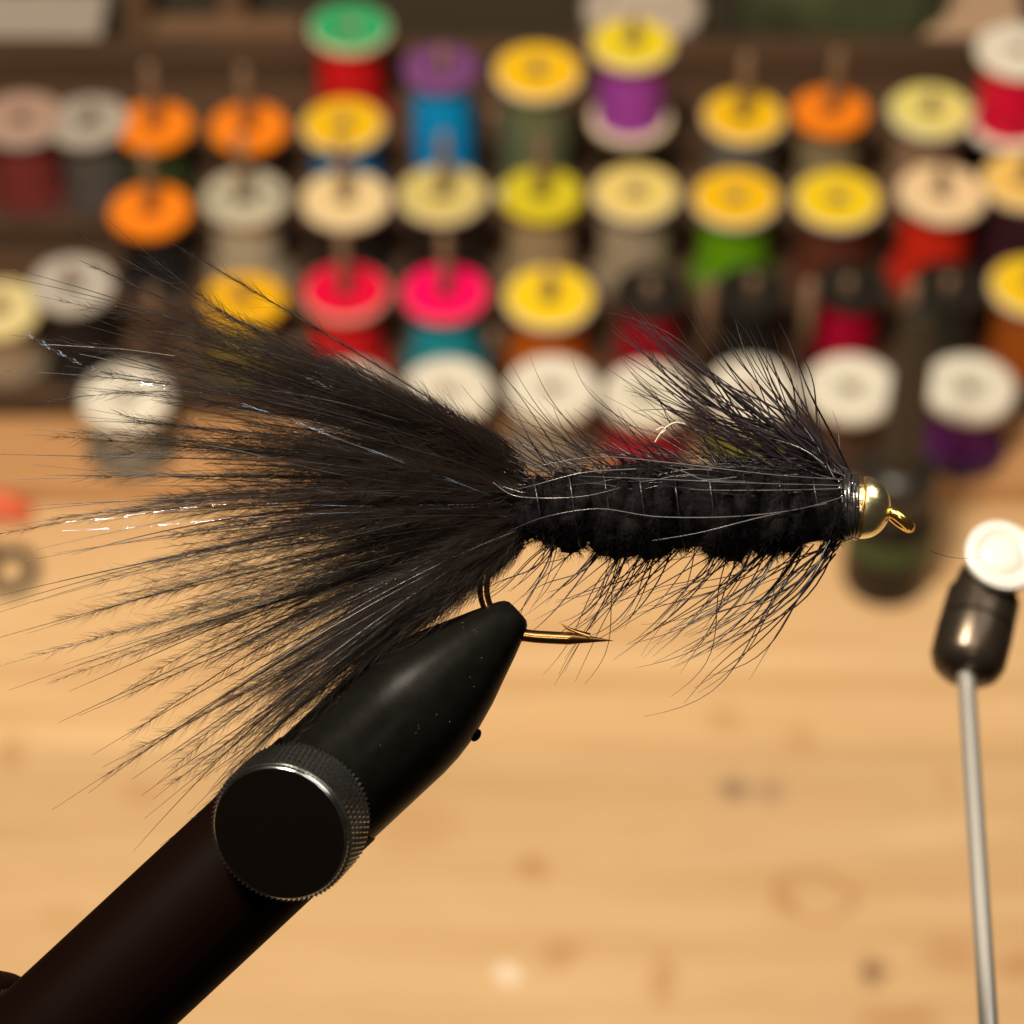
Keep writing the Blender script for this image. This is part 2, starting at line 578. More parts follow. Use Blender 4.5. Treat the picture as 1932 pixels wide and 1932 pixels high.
# ---- spools
CR = (0.72, 0.60, 0.42)
WH = (0.80, 0.74, 0.64)
YE = (0.90, 0.53, 0.004)
OR = (0.95, 0.24, 0.01)
BK = (0.018, 0.016, 0.013)
SP = [
    # px, py(top), row, flange, label disc, thread, height or None, radius, words
    (655, 52, 4, CR, (0.03, 0.42, 0.16), (0.88, 0.012, 0.015), None, 1.28, 'spool of bright red thread with green label, tallest at the rear of the rack'),
    (38, 222, 3, (0.40, 0.35, 0.30), (0.42, 0.27, 0.21), (0.24, 0.04, 0.035), None, 1.30, 'grey white spool of dull red thread at the upper left edge of the rack'),
    (172, 228, 3, (0.42, 0.37, 0.32), None, (0.12, 0.10, 0.09), None, 1.25, 'grey white topped spool left of the rear orange spools'),
    (292, 236, 3, OR, OR, (0.05, 0.07, 0.025), None, 1.20, 'orange topped spool of dark green thread, leftmost of the rear orange ones'),
    (466, 237, 3, OR, OR, (0.06, 0.025, 0.015), None, 1.20, 'orange topped spool of dark brown thread behind the clear cream spool'),
    (650, 234, 3, CR, YE, (0.0, 0.24, 0.55), None, 1.28, 'yellow labelled spool of blue thread in front of the green labelled spool'),
    (836, 126, 3, (0.20, 0.065, 0.22), None, (0.0, 0.36, 0.95), None, 1.15, 'purple topped spool of vivid blue thread'),
    (1012, 128, 3, CR, YE, (0.17, 0.20, 0.11), None, 1.32, 'tall amber labelled spool of grey green thread'),
    (1194, 82, 3, CR, (0.85, 0.66, 0.02), (0.38, 0.06, 0.46), 3.0, 1.26, 'tall yellow labelled spool of violet thread in front of the white tub'),
    (1401, 216, 3, CR, YE, (0.20, 0.18, 0.16), None, 1.25, 'yellow labelled spool of grey thread left of the right hand orange spool'),
    (1571, 208, 3, OR, OR, (0.34, 0.26, 0.14), None, 1.16, 'orange topped spool on the right side of the rack'),
    (1756, 206, 3, (0.66, 0.62, 0.48), (0.80, 0.70, 0.20), (0.40, 0.24, 0.14), None, 1.28, 'clear topped spool with pale yellow patches, right of the orange spool'),
    (1925, 95, 3, WH, WH, (0.78, 0.0, 0.045), 2.9, 1.32, 'white spool of crimson thread at the upper right edge of the photo'),
    (286, 394, 2, OR, OR, (0.018, 0.016, 0.018), None, 1.22, 'orange topped spool of black thread, nearest of the orange ones'),
    (460, 368, 2, (0.50, 0.45, 0.34), None, (0.62, 0.52, 0.38), None, 1.28, 'clear spool of cream thread with dark holes in its top'),
    (648, 374, 2, CR, (0.82, 0.62, 0.32), (0.03, 0.02, 0.015), None, 1.34, 'cream topped spool behind the crimson labelled one'),
    (838, 364, 2, (0.66, 0.58, 0.38), (0.66, 0.53, 0.17), (0.03, 0.02, 0.015), None, 1.32, 'dull cream yellow spool top in front of the vivid blue thread'),
    (1020, 364, 2, (0.60, 0.50, 0.03), (0.66, 0.55, 0.02), (0.50, 0.36, 0.20), None, 1.22, 'olive yellow topped spool of tan thread'),
    (1201, 362, 2, (0.66, 0.57, 0.44), (0.80, 0.62, 0.18), (0.50, 0.40, 0.28), None, 1.30, 'clear beige spool with a worn yellow label below the violet thread'),
    (1392, 371, 2, CR, YE, (0.18, 0.45, 0.005), None, 1.30, 'yellow labelled spool of lime green thread'),
    (1582, 371, 2, CR, (0.88, 0.62, 0.01), (0.17, 0.045, 0.025), None, 1.30, 'yellow labelled spool of maroon thread'),
    (1772, 360, 2, (0.80, 0.64, 0.46), (0.85, 0.62, 0.36), (0.85, 0.03, 0.01), None, 1.32, 'cream and gold labelled spool of scarlet thread'),
    (1938, 336, 2, CR, (0.88, 0.56, 0.14), (0.05, 0.012, 0.02), None, 1.30, 'cream and amber spool of dark wine thread at the right edge'),
    (2, 580, 1, (0.74, 0.62, 0.30), (0.74, 0.62, 0.30), (0.42, 0.32, 0.22), None, 1.25, 'pale yellow topped beige spool cut by the left edge of the photo'),
    (132, 530, 1, (0.46, 0.42, 0.37), None, (0.02, 0.015, 0.015), None, 1.22, 'grey white topped spool of black thread behind the tail tips'),
    (455, 566, 1, (0.80, 0.42, 0.03), (0.85, 0.45, 0.006), (0.30, 0.22, 0.03), None, 1.24, 'yellow topped spool of mustard thread behind the upper tail feathers'),
    (650, 552, 1, (0.85, 0.36, 0.30), (0.80, 0.0, 0.045), (0.85, 0.012, 0.018), None, 1.30, 'crimson labelled spool of red thread'),
    (840, 552, 1, (0.95, 0.10, 0.17), (1.0, 0.0, 0.12), (0.02, 0.40, 0.52), None, 1.28, 'hot pink labelled spool of teal thread'),
    (1037, 557, 1, CR, (0.92, 0.63, 0.01), (0.75, 0.16, 0.005), None, 1.34, 'yellow labelled spool of orange thread'),
    (1228, 548, 1, BK, None, (0.42, 0.005, 0.02), None, 1.10, 'black topped spool of dark red thread behind the collar feathers'),
    (1420, 546, 1, BK, None, (0.018, 0.016, 0.014), None, 1.10, 'all black spool below the lime green thread'),
    (1600, 540, 1, BK, None, (0.50, 0.0, 0.035), None, 1.10, 'black topped spool of crimson thread below the maroon spool'),
    (1790, 542, 1, BK, None, (0.03, 0.027, 0.02), None, 1.15, 'all black spool behind the dark bottle tip'),
    (1950, 540, 1, CR, (0.92, 0.60, 0.01), (0.42, 0.10, 0.01), None, 1.32, 'yellow labelled spool of burnt orange thread at the right edge'),
    (236, 742, 0, WH, WH, (0.36, 0.32, 0.26), None, 1.34, 'white spool seen through the middle of the tail feathers'),
    (655, 735, 0, WH, WH, (0.5, 0.36, 0.3), None, 1.34, 'white spool in front of the crimson labelled one'),
    (840, 730, 0, WH, (0.74, 0.68, 0.56), (0.40, 0.35, 0.3), None, 1.34, 'white spool in front of the hot pink one'),
    (1040, 724, 0, WH, (0.74, 0.69, 0.60), (0.35, 0.3, 0.24), None, 1.34, 'white spool in front of the yellow labelled orange one'),
    (1222, 738, 0, WH, (0.62, 0.60, 0.46), (0.42, 0.01, 0.02), None, 1.34, 'white spool of dark red thread with a greenish label above the fly'),
    (1420, 728, 0, WH, (0.78, 0.70, 0.62), (0.22, 0.22, 0.03), None, 1.34, 'white spool of olive thread behind the collar feathers'),
    (1610, 722, 0, WH, (0.74, 0.70, 0.58), (0.10, 0.05, 0.03), None, 1.36, 'white spool left of the tall dark bottle'),
    (1830, 722, 0, WH, (0.58, 0.55, 0.44), (0.13, 0.015, 0.16), None, 1.34, 'white spool of purple thread right of the tall dark bottle'),
]

HOLE = 0.30


def spool(px, py, r, fl, lab, th, h, R, words):
    Yr = row_y(r)
    p = at_y(px, py, Yr)
    zb = row_z(r) + 0.01
    zt = p.z
    H = zt - zb if h is None else h
    H = max(0.9, H)
    zb = zt - H
    root = empty('thread_spool', (p.x, Yr, zb))
    tag(root, words, 'spool', 'thread spools standing on the pegs of the rack')
    big = r == 0
    tf = 0.55 if big else 0.22
    rb = min(R * (0.80 if not big else 0.74), R - 0.22)

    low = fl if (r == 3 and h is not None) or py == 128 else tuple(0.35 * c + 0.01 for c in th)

    def flange(z0, z1, up):
        rd = 0.24 if big else 0.07
        if lab is None and fl[0] > 0.3:
            lip = 0.02
        else:
            lip = 0.0
        prof = [(HOLE, z0), (R - rd, z0), (R - rd * 0.3, z0 + rd * 0.3), (R, z0 + rd), (R, z1 - rd), (R - rd * 0.3, z1 - rd * 0.3),
                (R - rd, z1), (R * 0.62, z1 - lip), (R * 0.45, z1 - (0.10 if big else lip)), (HOLE + 0.06, z1 - (0.10 if big else lip)),
                (HOLE, z1 - 0.12), (HOLE, z0)]
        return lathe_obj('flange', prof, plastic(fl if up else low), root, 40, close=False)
    flange(0, tf, False)
    flange(H - tf, H, True)
    if H - 2 * tf > 0.1:
        n = 7
        prof = [(HOLE + 0.02, tf)]
        for k in range(n + 1):
            t = k / n
            prof.append((rb * (1 + 0.025 * math.sin(k * 2.1 + px)), tf + (H - 2 * tf) * t))
        prof.append((HOLE + 0.02, H - tf))
        lathe_obj('thread', prof, thread_mat(th), root, 32, close=False)
    if lab is not None:
        r1 = R * (0.93 if not big else 0.56)
        z = H + 0.004
        if big:
            r0, r1 = HOLE + 0.1, R * 0.44
            z = H - 0.08
            prof = [(r0, z), (r1, z), (r1, z + 0.012), (r0, z + 0.012), (r0, z)]
        else:
            prof = [(HOLE + 0.01, z - 0.003), (r1, z - 0.003), (r1, z + 0.012), (HOLE + 0.01, z + 0.012), (HOLE + 0.01, z - 0.003)]
        o = lathe_obj('label', prof, label_mat(lab, amount=0.25 if big or lab[0] < 0.1 else 0.5), root, 32, close=False)
    elif fl[0] > 0.45 and r == 2:
        # dark openings in the clear top
        for sx in (-1, 1):
            o = lathe_obj('opening', [(0.16, 0), (0.16, 0.012), (0.02, 0.014)], plain('opening_dark', (0.03, 0.025, 0.02), 0.7), root, 16)
            o.location = (sx * 0.72, 0.05, H + 0.001)
            o.scale = (1, 1.3, 1)
    root.rotation_euler = (RNG.normal() * 0.02, RNG.normal() * 0.022, RNG.uniform(-3, 3) if py != 368 else 0.12)
    top = zt - row_z(r)
    if r == 0:
        ph = top - 0.15
    elif fl is OR or py in (552, 374, 364, 368, 216):
        ph = top + 2.3
    else:
        ph = top + RNG.uniform(0.2, 1.1)
    peg(p.x, r, h=ph)


for s in SP:
    spool(*s)
# empty pegs standing between the spools
for px, py, r, dy in ((930, 205, 3, 0), (1140, 215, 3, 0), (1340, 525, 1, -1.2), (1530, 530, 1, -1.2), (1725, 530, 1, -1.2), (395, 560, 1, 0), (285, 545, 1, 0), (930, 620, 1, -1.2), (560, 640, 1, -1.2)):
    p = at_y(px, py, row_y(r) + dy)
    peg(p.x, r, h=p.z - row_z(r), dy=dy)

# ================================================================== THINGS BEHIND THE RACK
BACKY = row_y(4) + 6.0
WALLM = plain('dark_wall_paint', (0.055, 0.042, 0.026), 0.8, noise=0.3, scale=0.12)
wall = box('wall', -75, 75, BACKY + 2.0, BACKY + 4.0, -3.6, 95, WALLM, bev=0)
tag(wall, kind='structure')

# low shelf with uprights behind, top left
SHELFW = wood_mat('shelf_wood', (0.26, 0.15, 0.085), (0.17, 0.09, 0.05), 0.5, scale=1.5)
yb = BACKY
sh = empty('open_shelf', (at_y(430, 80, yb).x, yb, 0))
tag(sh, 'low brown wooden shelf with two uprights behind the orange spools', 'shelf')
for px in (268, 445):
    xx = at_y(px, 80, yb).x
    o = box('upright', xx - 0.42, xx + 0.42, yb - 0.4, yb + 0.4, 0.01, 16, SHELFW, sh)
    o.location -= sh.location
zt = at_y(430, 48, yb - 1).z
xa, xb = at_y(300, 80, yb).x, at_y(575, 80, yb).x
o = box('shelf_board', xa, xb, yb - 1.3, yb - 0.42, zt - 0.95, zt, SHELFW, sh)
o.location -= sh.location

GREYW = plain('off_white_plastic', (0.42, 0.36, 0.31), 0.5, noise=0.1, scale=1)
p = at_y(90, 100, BACKY - 1.5)
db = empty('flat_box', (p.x, BACKY - 1, 0))
tag(db, 'long off white box lying level at the upper left behind the spools', 'box')
o = box('lid', -6, 1.75, -0.9, 2.5, p.z - 0.45, p.z + 0.4, GREYW, db, 0.15)
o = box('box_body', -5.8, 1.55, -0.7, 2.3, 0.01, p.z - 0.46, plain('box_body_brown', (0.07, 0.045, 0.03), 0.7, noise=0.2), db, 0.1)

# white tub behind the violet spool
p = at_y(1212, 22, BACKY - 1.2)
tub = empty('white_tub', (p.x, BACKY - 1.2, 0))
tag(tub, 'white round plastic tub behind the violet thread spool', 'tub')
lathe_obj('tub_body', [(1.5, 0.01), (1.6, 0.2), (1.62, p.z - 0.9), (1.5, p.z - 0.75)], plastic((0.50, 0.42, 0.35)), tub, 48)
lathe_obj('lid', [(1.6, p.z - 0.86), (1.93, p.z - 0.8), (1.98, p.z - 0.6), (1.95, p.z + 0.2), (1.8, p.z + 0.35), (1.2, p.z + 0.36), (1.1, p.z + 0.15)],
          plastic((0.55, 0.46, 0.38)), tub, 48)

# olive cloth bundle
OL = plain('olive_cloth', (0.060, 0.068, 0.026), 0.9, noise=0.45, scale=1.2, bump=0.6)
p = at_y(1585, 100, BACKY + 1)
import mathutils.noise as mn
V, F = lathe([(0.3 + 0, 0)] + [(math.sin(math.pi * k / 14) ** 0.6 * 1.0, -math.cos(math.pi * k / 14)) for k in range(1, 14)] + [(0.02, 1)], 40)
V2 = []
for v in V:
    q = Vector(v)
    n = mn.noise(q * 1.7) * 0.22 + mn.noise(q * 4) * 0.08
    q = q * (1 + n)
    V2.append((q.x * 3.6, q.y * 1.5, q.z * 3.0))
cl = mesh_obj('cloth_bundle', V2, F, OL)
cl.location = (p.x, BACKY + 0.2, 3.2)
tag(cl, 'crumpled olive green cloth bundle in the shade behind the rack', 'cloth')

# pinkish carton, top right
p = at_y(1832, 30, BACKY)
ct = empty('carton', (p.x, BACKY, 0))
tag(ct, 'pinkish tan cardboard carton at the upper right behind the rack', 'carton')
box('carton_body', -1.5, 1.5, -0.8, 1.6, 0.01, p.z - 1.25, plain('brown_card', (0.34, 0.19, 0.12), 0.8, noise=0.15, scale=1), ct, 0.05)
box('lid', -1.75, 1.75, -1.0, 1.8, p.z - 1.24, p.z, plain('pink_card', (0.52, 0.34, 0.22), 0.75, noise=0.1, scale=1), ct, 0.12)

# ================================================================== BOTTLE IN FRONT OF THE RACK
bp_ = at_z(1668, 1090, 0)
bottle = empty('bottle', (bp_.x, bp_.y, 0.0))
bottle.scale = (1, 1, 1.13)
tag(bottle, 'small dark brown bottle with green label and long black nozzle, standing on the table', 'bottle')
GLASS = plain('dark_brown_glass', (0.014, 0.009, 0.007), 0.3, spec=0.2, coat=0.0)
lathe_obj('bottle_body', [(1.05, 0.01), (1.2, 0.1), (1.24, 0.25), (1.24, 2.35), (1.18, 2.6), (0.98, 2.8), (0.7, 2.86)], GLASS, bottle, 48)
lathe_obj('label', [(1.245, 1.45), (1.26, 1.46), (1.26, 2.2), (1.245, 2.22)], plain('green_label', (0.035, 0.065, 0.018), 0.6, noise=0.3, scale=2), bottle, 48, close=False)
BKP = plain('black_plastic', (0.022, 0.019, 0.016), 0.35, noise=0.1)
o = lathe_obj('cap', [(1.0, 2.88), (1.12, 2.95), (1.1, 3.8), (0.95, 4.05), (0.62, 4.2)], BKP, bottle, 48)
lathe_obj('nozzle', [(0.6, 4.19), (0.58, 4.3), (0.53, 7.0), (0.50, 8.7), (0.4, 9.0), (0.25, 9.05)], plain('brown_black_plastic', (0.024, 0.018, 0.012), 0.5), bottle, 32)

# ================================================================== SMALL TOOL AT THE LEFT EDGE
p = at_z(12, 985, 0)
tool = empty('scissors', (p.x, p.y, 0.0))
tag(tool, 'small tool with orange red grip and black ring on the table, left edge', 'tool')
REDP = plain('orange_red_plastic', (0.72, 0.10, 0.02), 0.4)
n = 12
Pt = np.array([[[-2.2 + 0.27 * k, 0.5 * math.sin(k * 0.25) - 0.2, 0.38] for k in range(n)]])
v, q = tubes(Pt, np.array([[0.34, 0.42, 0.45, 0.46, 0.46, 0.46, 0.45, 0.44, 0.42, 0.38, 0.3, 0.12]]), 14)
np_mesh('grip', v, q, REDP, tool)
rp_ = at_z(22, 1085, 0)
ang = np.linspace(0, 2 * np.pi, 41)
Pt = np.stack([0.62 * np.cos(ang), 0.75 * np.sin(ang), 0.2 + 0 * ang], -1)[None] + np.array([rp_.x - p.x, rp_.y - p.y, 0])
v, q = tubes(Pt, np.full((1, 41), 0.19), 10)
np_mesh('finger_ring', v, q, plain('black_rubber', (0.02, 0.025, 0.022), 0.5), tool)
Pt = np.array([[[rp_.x - p.x - 0.4, rp_.y - p.y + 0.6, 0.2], [-0.8, -0.7, 0.25], [-1.2, 0.0, 0.3]]])
v, q = tubes(Pt, np.full((1, 3), 0.12), 8)
np_mesh('shank', v, q, plain('black_rubber_shank', (0.02, 0.025, 0.022), 0.5), tool)

# ================================================================== WHITE CAPPED TOOL AT THE RIGHT
STEEL = plain('brushed_steel', (0.84, 0.82, 0.78), 0.35, metal=0.92)
WCAP = plain('white_cap_plastic', (0.40, 0.385, 0.36), 0.3, sss=0.0)
GLB = plain('dark_metal_handle', (0.05, 0.038, 0.028), 0.30, metal=0.8)
A = at_d(1876, 1048, 26.6)                    # cap centre
B = at_d(1822, 1262, 26.0)                    # lower end of the handle
D_ = at_d(1868, 1990, 22.6)                   # where the rod leaves the frame
arm = empty('capped_tool', A)
tag(arm, 'glossy black handled tool with a white domed cap on a thin steel rod', 'tool')
up = (A - B).normalized()
# the cap faces up toward the viewer, its disc seen nearly round
cdir = (up * 0.45 - AD * 0.9).normalized()


def lathe_dir(name, prof, mat, parent, origin, axis, seg=48, close=True):
    o = lathe_obj(name, prof, mat, parent, seg, close=close)
    o.rotation_euler = axis.to_track_quat('Z', 'Y').to_euler()
    o.location = origin - parent.location
    return o


k = 26.6 / FPX
lathe_dir('cap', [(30 * k, -22 * k), (62 * k, -20 * k), (70 * k, -12 * k), (73 * k, -2 * k), (71 * k, 6 * k), (62 * k, 10 * k), (48 * k, 9 * k), (42 * k, 5 * k),
                  (38 * k, 8 * k), (22 * k, 11 * k), (6 * k, 12 * k)], WCAP, arm, A - AD * 0.45, cdir, 56)
Lh = (A - B).length
lathe_dir('handle', [(20 * k, 0), (48 * k, 4 * k), (62 * k, 16 * k), (70 * k, 36 * k), (71 * k, 100 * k), (66 * k, 104 * k), (66 * k, 110 * k), (70 * k, 114 * k), (68 * k, 175 * k), (62 * k, 180 * k), (56 * k, Lh - 34 * k), (50 * k, Lh - 20 * k)],
          GLB, arm, B - up * 18 * k, up, 56)
Pt = np.array([[list(B - A), list(B + (D_ - B) * 0.1 - A), list((D_ + B) / 2 - A), list(D_ - A), list(D_ + (D_ - B) * 0.4 - A)]])
v, q = tubes(Pt, np.full((1, 5), 19 * 24 / FPX), 20)
np_mesh('rod', v, q, STEEL, arm)
E_ = D_ + (D_ - B) * 0.4
Pt = np.array([[list(E_ - A + Vector((0, 0, 0.1))), [E_.x - A.x, E_.y - A.y, 0.02 - A.z]]])
v, q = tubes(Pt, np.full((1, 2), 0.3), 16)
np_mesh('post', v, q, STEEL, arm)
o = lathe_obj('foot', [(2.2, 0), (2.2, 0.5), (2.0, 0.7), (0.4, 0.8)], BKP, arm, 40)
o.location = Vector((E_.x, E_.y, 0.01)) - A

# ================================================================== THE VISE
def L(px, py, z=0.0):
    """picture units on the fly's plane, z units in front of it -> local cm"""
    f = (FOC - z * U) / FOC
    return Vector(((px - 966) * U * f, (966 - py) * U * f, z * U))


def LN(A_):
    A_ = np.asarray(A_, float)
    out = np.empty_like(A_)
    f = (FOC - A_[..., 2] * U) / FOC
    out[..., 0] = (A_[..., 0] - 966) * U * f
    out[..., 1] = (966 - A_[..., 1]) * U * f
    out[..., 2] = A_[..., 2] * U
    return out


vise = empty('tying_vise', matrix=FLY_M)
tag(vise, 'black metal fly tying vise with conical jaws and knurled knob clamping the hook', 'vise')
JAW = plain('black_oxide_steel', (0.003, 0.0028, 0.0024), 0.34, spec=0.028, noise=0.5, scale=9, bump=0.22)
SLV = plain('black_anodised_sleeve', (0.0025, 0.0008, 0.0005), 0.55, spec=0.015)
CHR = plain('blackened_knurled_steel', (0.5, 0.5, 0.49), 0.2, spec=0.8, metal=1.0)
tip = L(963, 1166)
axis = Vector((-0.732, -0.681, 0)).normalized()    # down-left along the jaws (local y is up)
side = Vector((0, 0, 1))


def along(name, prof, mat, a0=0, a1=2 * math.pi, seg=64, caps=False):
    """lathe about the jaw axis; profile in picture units (t, r)"""
    V, F = lathe([(r_ * U, t * U) for t, r_ in prof], seg, a0, a1, close=False)
    zx = axis
    xx = Vector((0, 0, 1))
    yx = zx.cross(xx)
    W_ = [tip + zx * v[2] + xx * v[0] + yx * v[1] for v in V]
    if caps:
        n_ = seg + 1
        m_ = len(prof)
        for j in range(m_ - 1):
            F.append((j * n_, (j + 1) * n_, (j + 1) * n_ + seg, j * n_ + seg))
        F.append(tuple(range(n_)))
    o = mesh_obj(name, W_, F, mat, vise)
    o.data.set_sharp_from_angle(angle=math.radians(30))
    return o


jp = [(-20, 14), (-19, 24), (-14, 32), (-5, 38), (10, 45), (45, 60), (86, 76), (133, 95), (183, 111), (215, 120), (250, 126), (290, 129), (500, 129)]
g = 0.018
along('jaw', jp, JAW, -math.pi / 2 + g, math.pi / 2 - g, 40, True)
along('jaw', jp, JAW, math.pi / 2 + g, 3 * math.pi / 2 - g, 40, True)
along('sleeve', [(470, 100), (470, 130.5), (474, 132), (1500, 134), (1504, 128), (1504, 20)], SLV)
# pin on the lower side of the jaws
V, F = lathe([(13 * U, -12 * U), (13 * U, 5 * U), (9 * U, 9 * U), (3 * U, 11 * U)], 20)
o = mesh_obj('pin', V, F, JAW, vise)
o.location = L(896, 1386)
o.rotation_euler = Vector((0.8, -0.55, 0)).to_track_quat('Z', 'Y').to_euler()


def knurled(name, rad, h, teeth, mat, origin, ax, slant=0.07, cham=9):
    """cylinder with raised slanting ridges; radius/height in picture units"""
    seg = teeth * 4
    rows = 11
    V = []
    for j in range(rows):
        z = h * j / (rows - 1)
        for i in range(seg):
            a = 2 * math.pi * i / seg
            ph = (i / 4.0 + slant * z / 6.0)
            w = abs((ph % 1.0) - 0.5) * 2
            hz = 0.75 + 0.25 * math.sin(z * 1.1 + i * 0.7)
            r_ = rad - 8.5 * w
            V.append((r_ * math.cos(a), r_ * math.sin(a), z))
    F = []
    for j in range(rows - 1):
        for i in range(seg):
            i2 = (i + 1) % seg
            F.append((j * seg + i, j * seg + i2, (j + 1) * seg + i2, (j + 1) * seg + i))
    F.append(tuple((rows - 1) * seg + i for i in range(seg)))
    o = mesh_obj(name, [(x_ * U, y_ * U, z_ * U) for x_, y_, z_ in V], F, mat, vise, smooth=False)
    o.location = origin
    o.rotation_euler = ax.to_track_quat('Z', 'Y').to_euler()
    return o


kax = Vector((-0.27, -0.25, 0.93)).normalized()
kface = L(526, 1574, 240)
kback = kface - kax * (118 * U)
knurled('knurled_rim', 137.5, 104, 84, CHR, kback, kax)
V, F = lathe([(116 * U, 0.5 * U), (129 * U, 1 * U), (129.5 * U, 3 * U), (127.9 * U, 7.0 * U), (126.0 * U, 9.6 * U), (124.4 * U, 11.0 * U), (123.0 * U, 10.6 * U)], 128)
o = mesh_obj('knob_chamfer', V, F, plain('polished_chamfer', (0.36, 0.38, 0.38), 0.16, metal=1.0, noise=0.6, scale=14), vise)
o.location = kback + kax * (104 * U)
o.rotation_euler = kax.to_track_quat('Z', 'Y').to_euler()
V, F = lathe([(110 * U, 0), (117 * U, 1 * U), (124.3 * U, 9.2 * U), (123.3 * U, 11.2 * U), (90 * U, 12.6 * U), (60 * U, 13.4 * U), (30 * U, 13.9 * U), (2 * U, 14 * U)], 96)
o = mesh_obj('knob_face', V, F, plain('knob_face_black', (0.0025, 0.0018, 0.0015), 0.36, spec=0.04, bump=0.1, scale=8), vise)
o.location = kback + kax * (104 * U)
o.rotation_euler = kax.to_track_quat('Z', 'Y').to_euler()
o.data.set_sharp_from_angle(angle=math.radians(25))
V, F = lathe([(50 * U, 0), (50 * U, 60 * U)], 32)
o = mesh_obj('knob_stem', V, F, JAW, vise)
o.location = kback - kax * (58 * U)
o.rotation_euler = kax.to_track_quat('Z', 'Y').to_euler()
# second knurled collar behind the sleeve, lower left
cax = Vector((-0.05, -1, 0.0)).normalized()
knurled('knurled_collar', 118, 300, 70, CHR, L(-62, 1850, -130), cax, slant=0.0)
V, F = lathe([(20 * U, -8 * U), (100 * U, -8 * U), (112 * U, -2 * U), (112 * U, 6 * U)], 48)
o = mesh_obj('collar_cap', V, F, SLV, vise)
o.location = L(-62, 1850, -130)
o.rotation_euler = cax.to_track_quat('Z', 'Y').to_euler()
# post and base below the frame
inv = FLY_M.inverted()
endw = FLY_M @ (tip + axis * (1440 * U))
pw = [inv @ endw, inv @ Vector((endw.x, endw.y, 1.2))]
v, q = tubes(np.array([[list(pw[0]), list(pw[1])]]), np.full((1, 2), 0.45), 24)
np_mesh('post', v, q, SLV, vise)
V, F = lathe([(5.2, 0.01), (5.4, 0.2), (5.4, 1.3), (5.1, 1.6), (0.6, 1.7)], 64)
W_ = [inv @ Vector((v_[0] + endw.x, v_[1] + endw.y + 0.5, v_[2])) for v_ in V]
mesh_obj('base', W_, F, SLV, vise)

# ================================================================== THE FLY
fly = empty('woolly_bugger_fly', matrix=FLY_M)
tag(fly, 'black feathered fishing fly with a gold bead head held in the vise jaws', 'fishing fly')

GOLD = plain('polished_brass_bead', (0.88, 0.82, 0.50), 0.26, metal=1.0, bump=0.25, scale=30)
BANDM = plain('brass_band_tinted', (0.74, 0.52, 0.30), 0.22, metal=1.0, bump=0.5, scale=30)  # brass band; its coppery reflection is put into the colour
HOOKM = plain('bronze_hook_wire', (0.27, 0.15, 0.055), 0.22, metal=1.0)
EYEM = plain('gold_hook_eye', (0.86, 0.58, 0.16), 0.2, metal=1.0)
BODYM = hair_mat('black_chenille', (0.0028, 0.0021, 0.0028), 0.8, 0.08)
FUZZM = hair_mat('black_chenille_fuzz', (0.012, 0.009, 0.015), 0.6, 0.35)
MARA = hair_mat('black_marabou', (0.009, 0.006, 0.0057), 0.24, 0.7, (0.20, 0.115, 0.07), 0.30)
MARAF = hair_mat('black_marabou_down', (0.012, 0.0078, 0.0065), 0.42, 0.3, (0.28, 0.165, 0.105), 0.36)
HACK = hair_mat('black_hackle', (0.009, 0.0055, 0.009), 0.3, 0.4)
SHINE = hair_mat('hackle_grey_for_sheen', (0.045, 0.042, 0.044), 0.25, 0.7)  # grey base colour stands in for light caught on glossy black fibres
LINT = plain('pale_lint', (0.42, 0.36, 0.28), 0.5)
DUST = plain('grey_dust', (0.05, 0.045, 0.038), 0.8)
THRM = plain('black_tying_thread', (0.012, 0.011, 0.012), 0.18, spec=0.8, coat=0.5)

# ---- hook
hk = np.array([(1600, 960, 0), (1300, 958, 0), (1040, 955, 0), (985, 975, 0), (950, 1010, 0), (926, 1050, 0), (914, 1090, 0), (914, 1128, 0),
               (930, 1165, 0), (960, 1192, 0), (1000, 1200, 0), (1040, 1203, 0), (1085, 1205, 0), (1125, 1207, 0), (1158, 1209, 0)], float)


def smooth_path(P, n):
    P = np.asarray(P, float)
    m = len(P)
    t = np.linspace(0, m - 1, n)
    i = np.clip(t.astype(int), 0, m - 2)
    f = (t - i)[:, None]
    p0 = P[np.clip(i - 1, 0, m - 1)]
    p1 = P[i]
    p2 = P[i + 1]
    p3 = P[np.clip(i + 2, 0, m - 1)]
    return 0.5 * ((2 * p1) + (-p0 + p2) * f + (2 * p0 - 5 * p1 + 4 * p2 - p3) * f ** 2 + (-p0 + 3 * p1 - 3 * p2 + p3) * f ** 3)


hp = smooth_path(hk, 120)
hr = np.full(120, 12.0)
xs = hp[:, 0]
late = np.arange(120) > 85
hr = np.where(late & (xs > 1075), np.maximum(0.3, 11.8 * (1160 - xs) / 85.0), hr)
hr = np.minimum(hr, 12.2)
v, q = tubes(LN(hp)[None], (hr * U)[None], 18)
np_mesh('hook', v, q, HOOKM, fly)
bp2 = smooth_path([(1112, 1202, 0), (1090, 1194, 0), (1072, 1186, 0), (1058, 1176, 0)], 10)
v, q = tubes(LN(bp2)[None], (np.linspace(8, 0.4, 10) * U)[None], 10)
np_mesh('barb', v, q, HOOKM, fly)
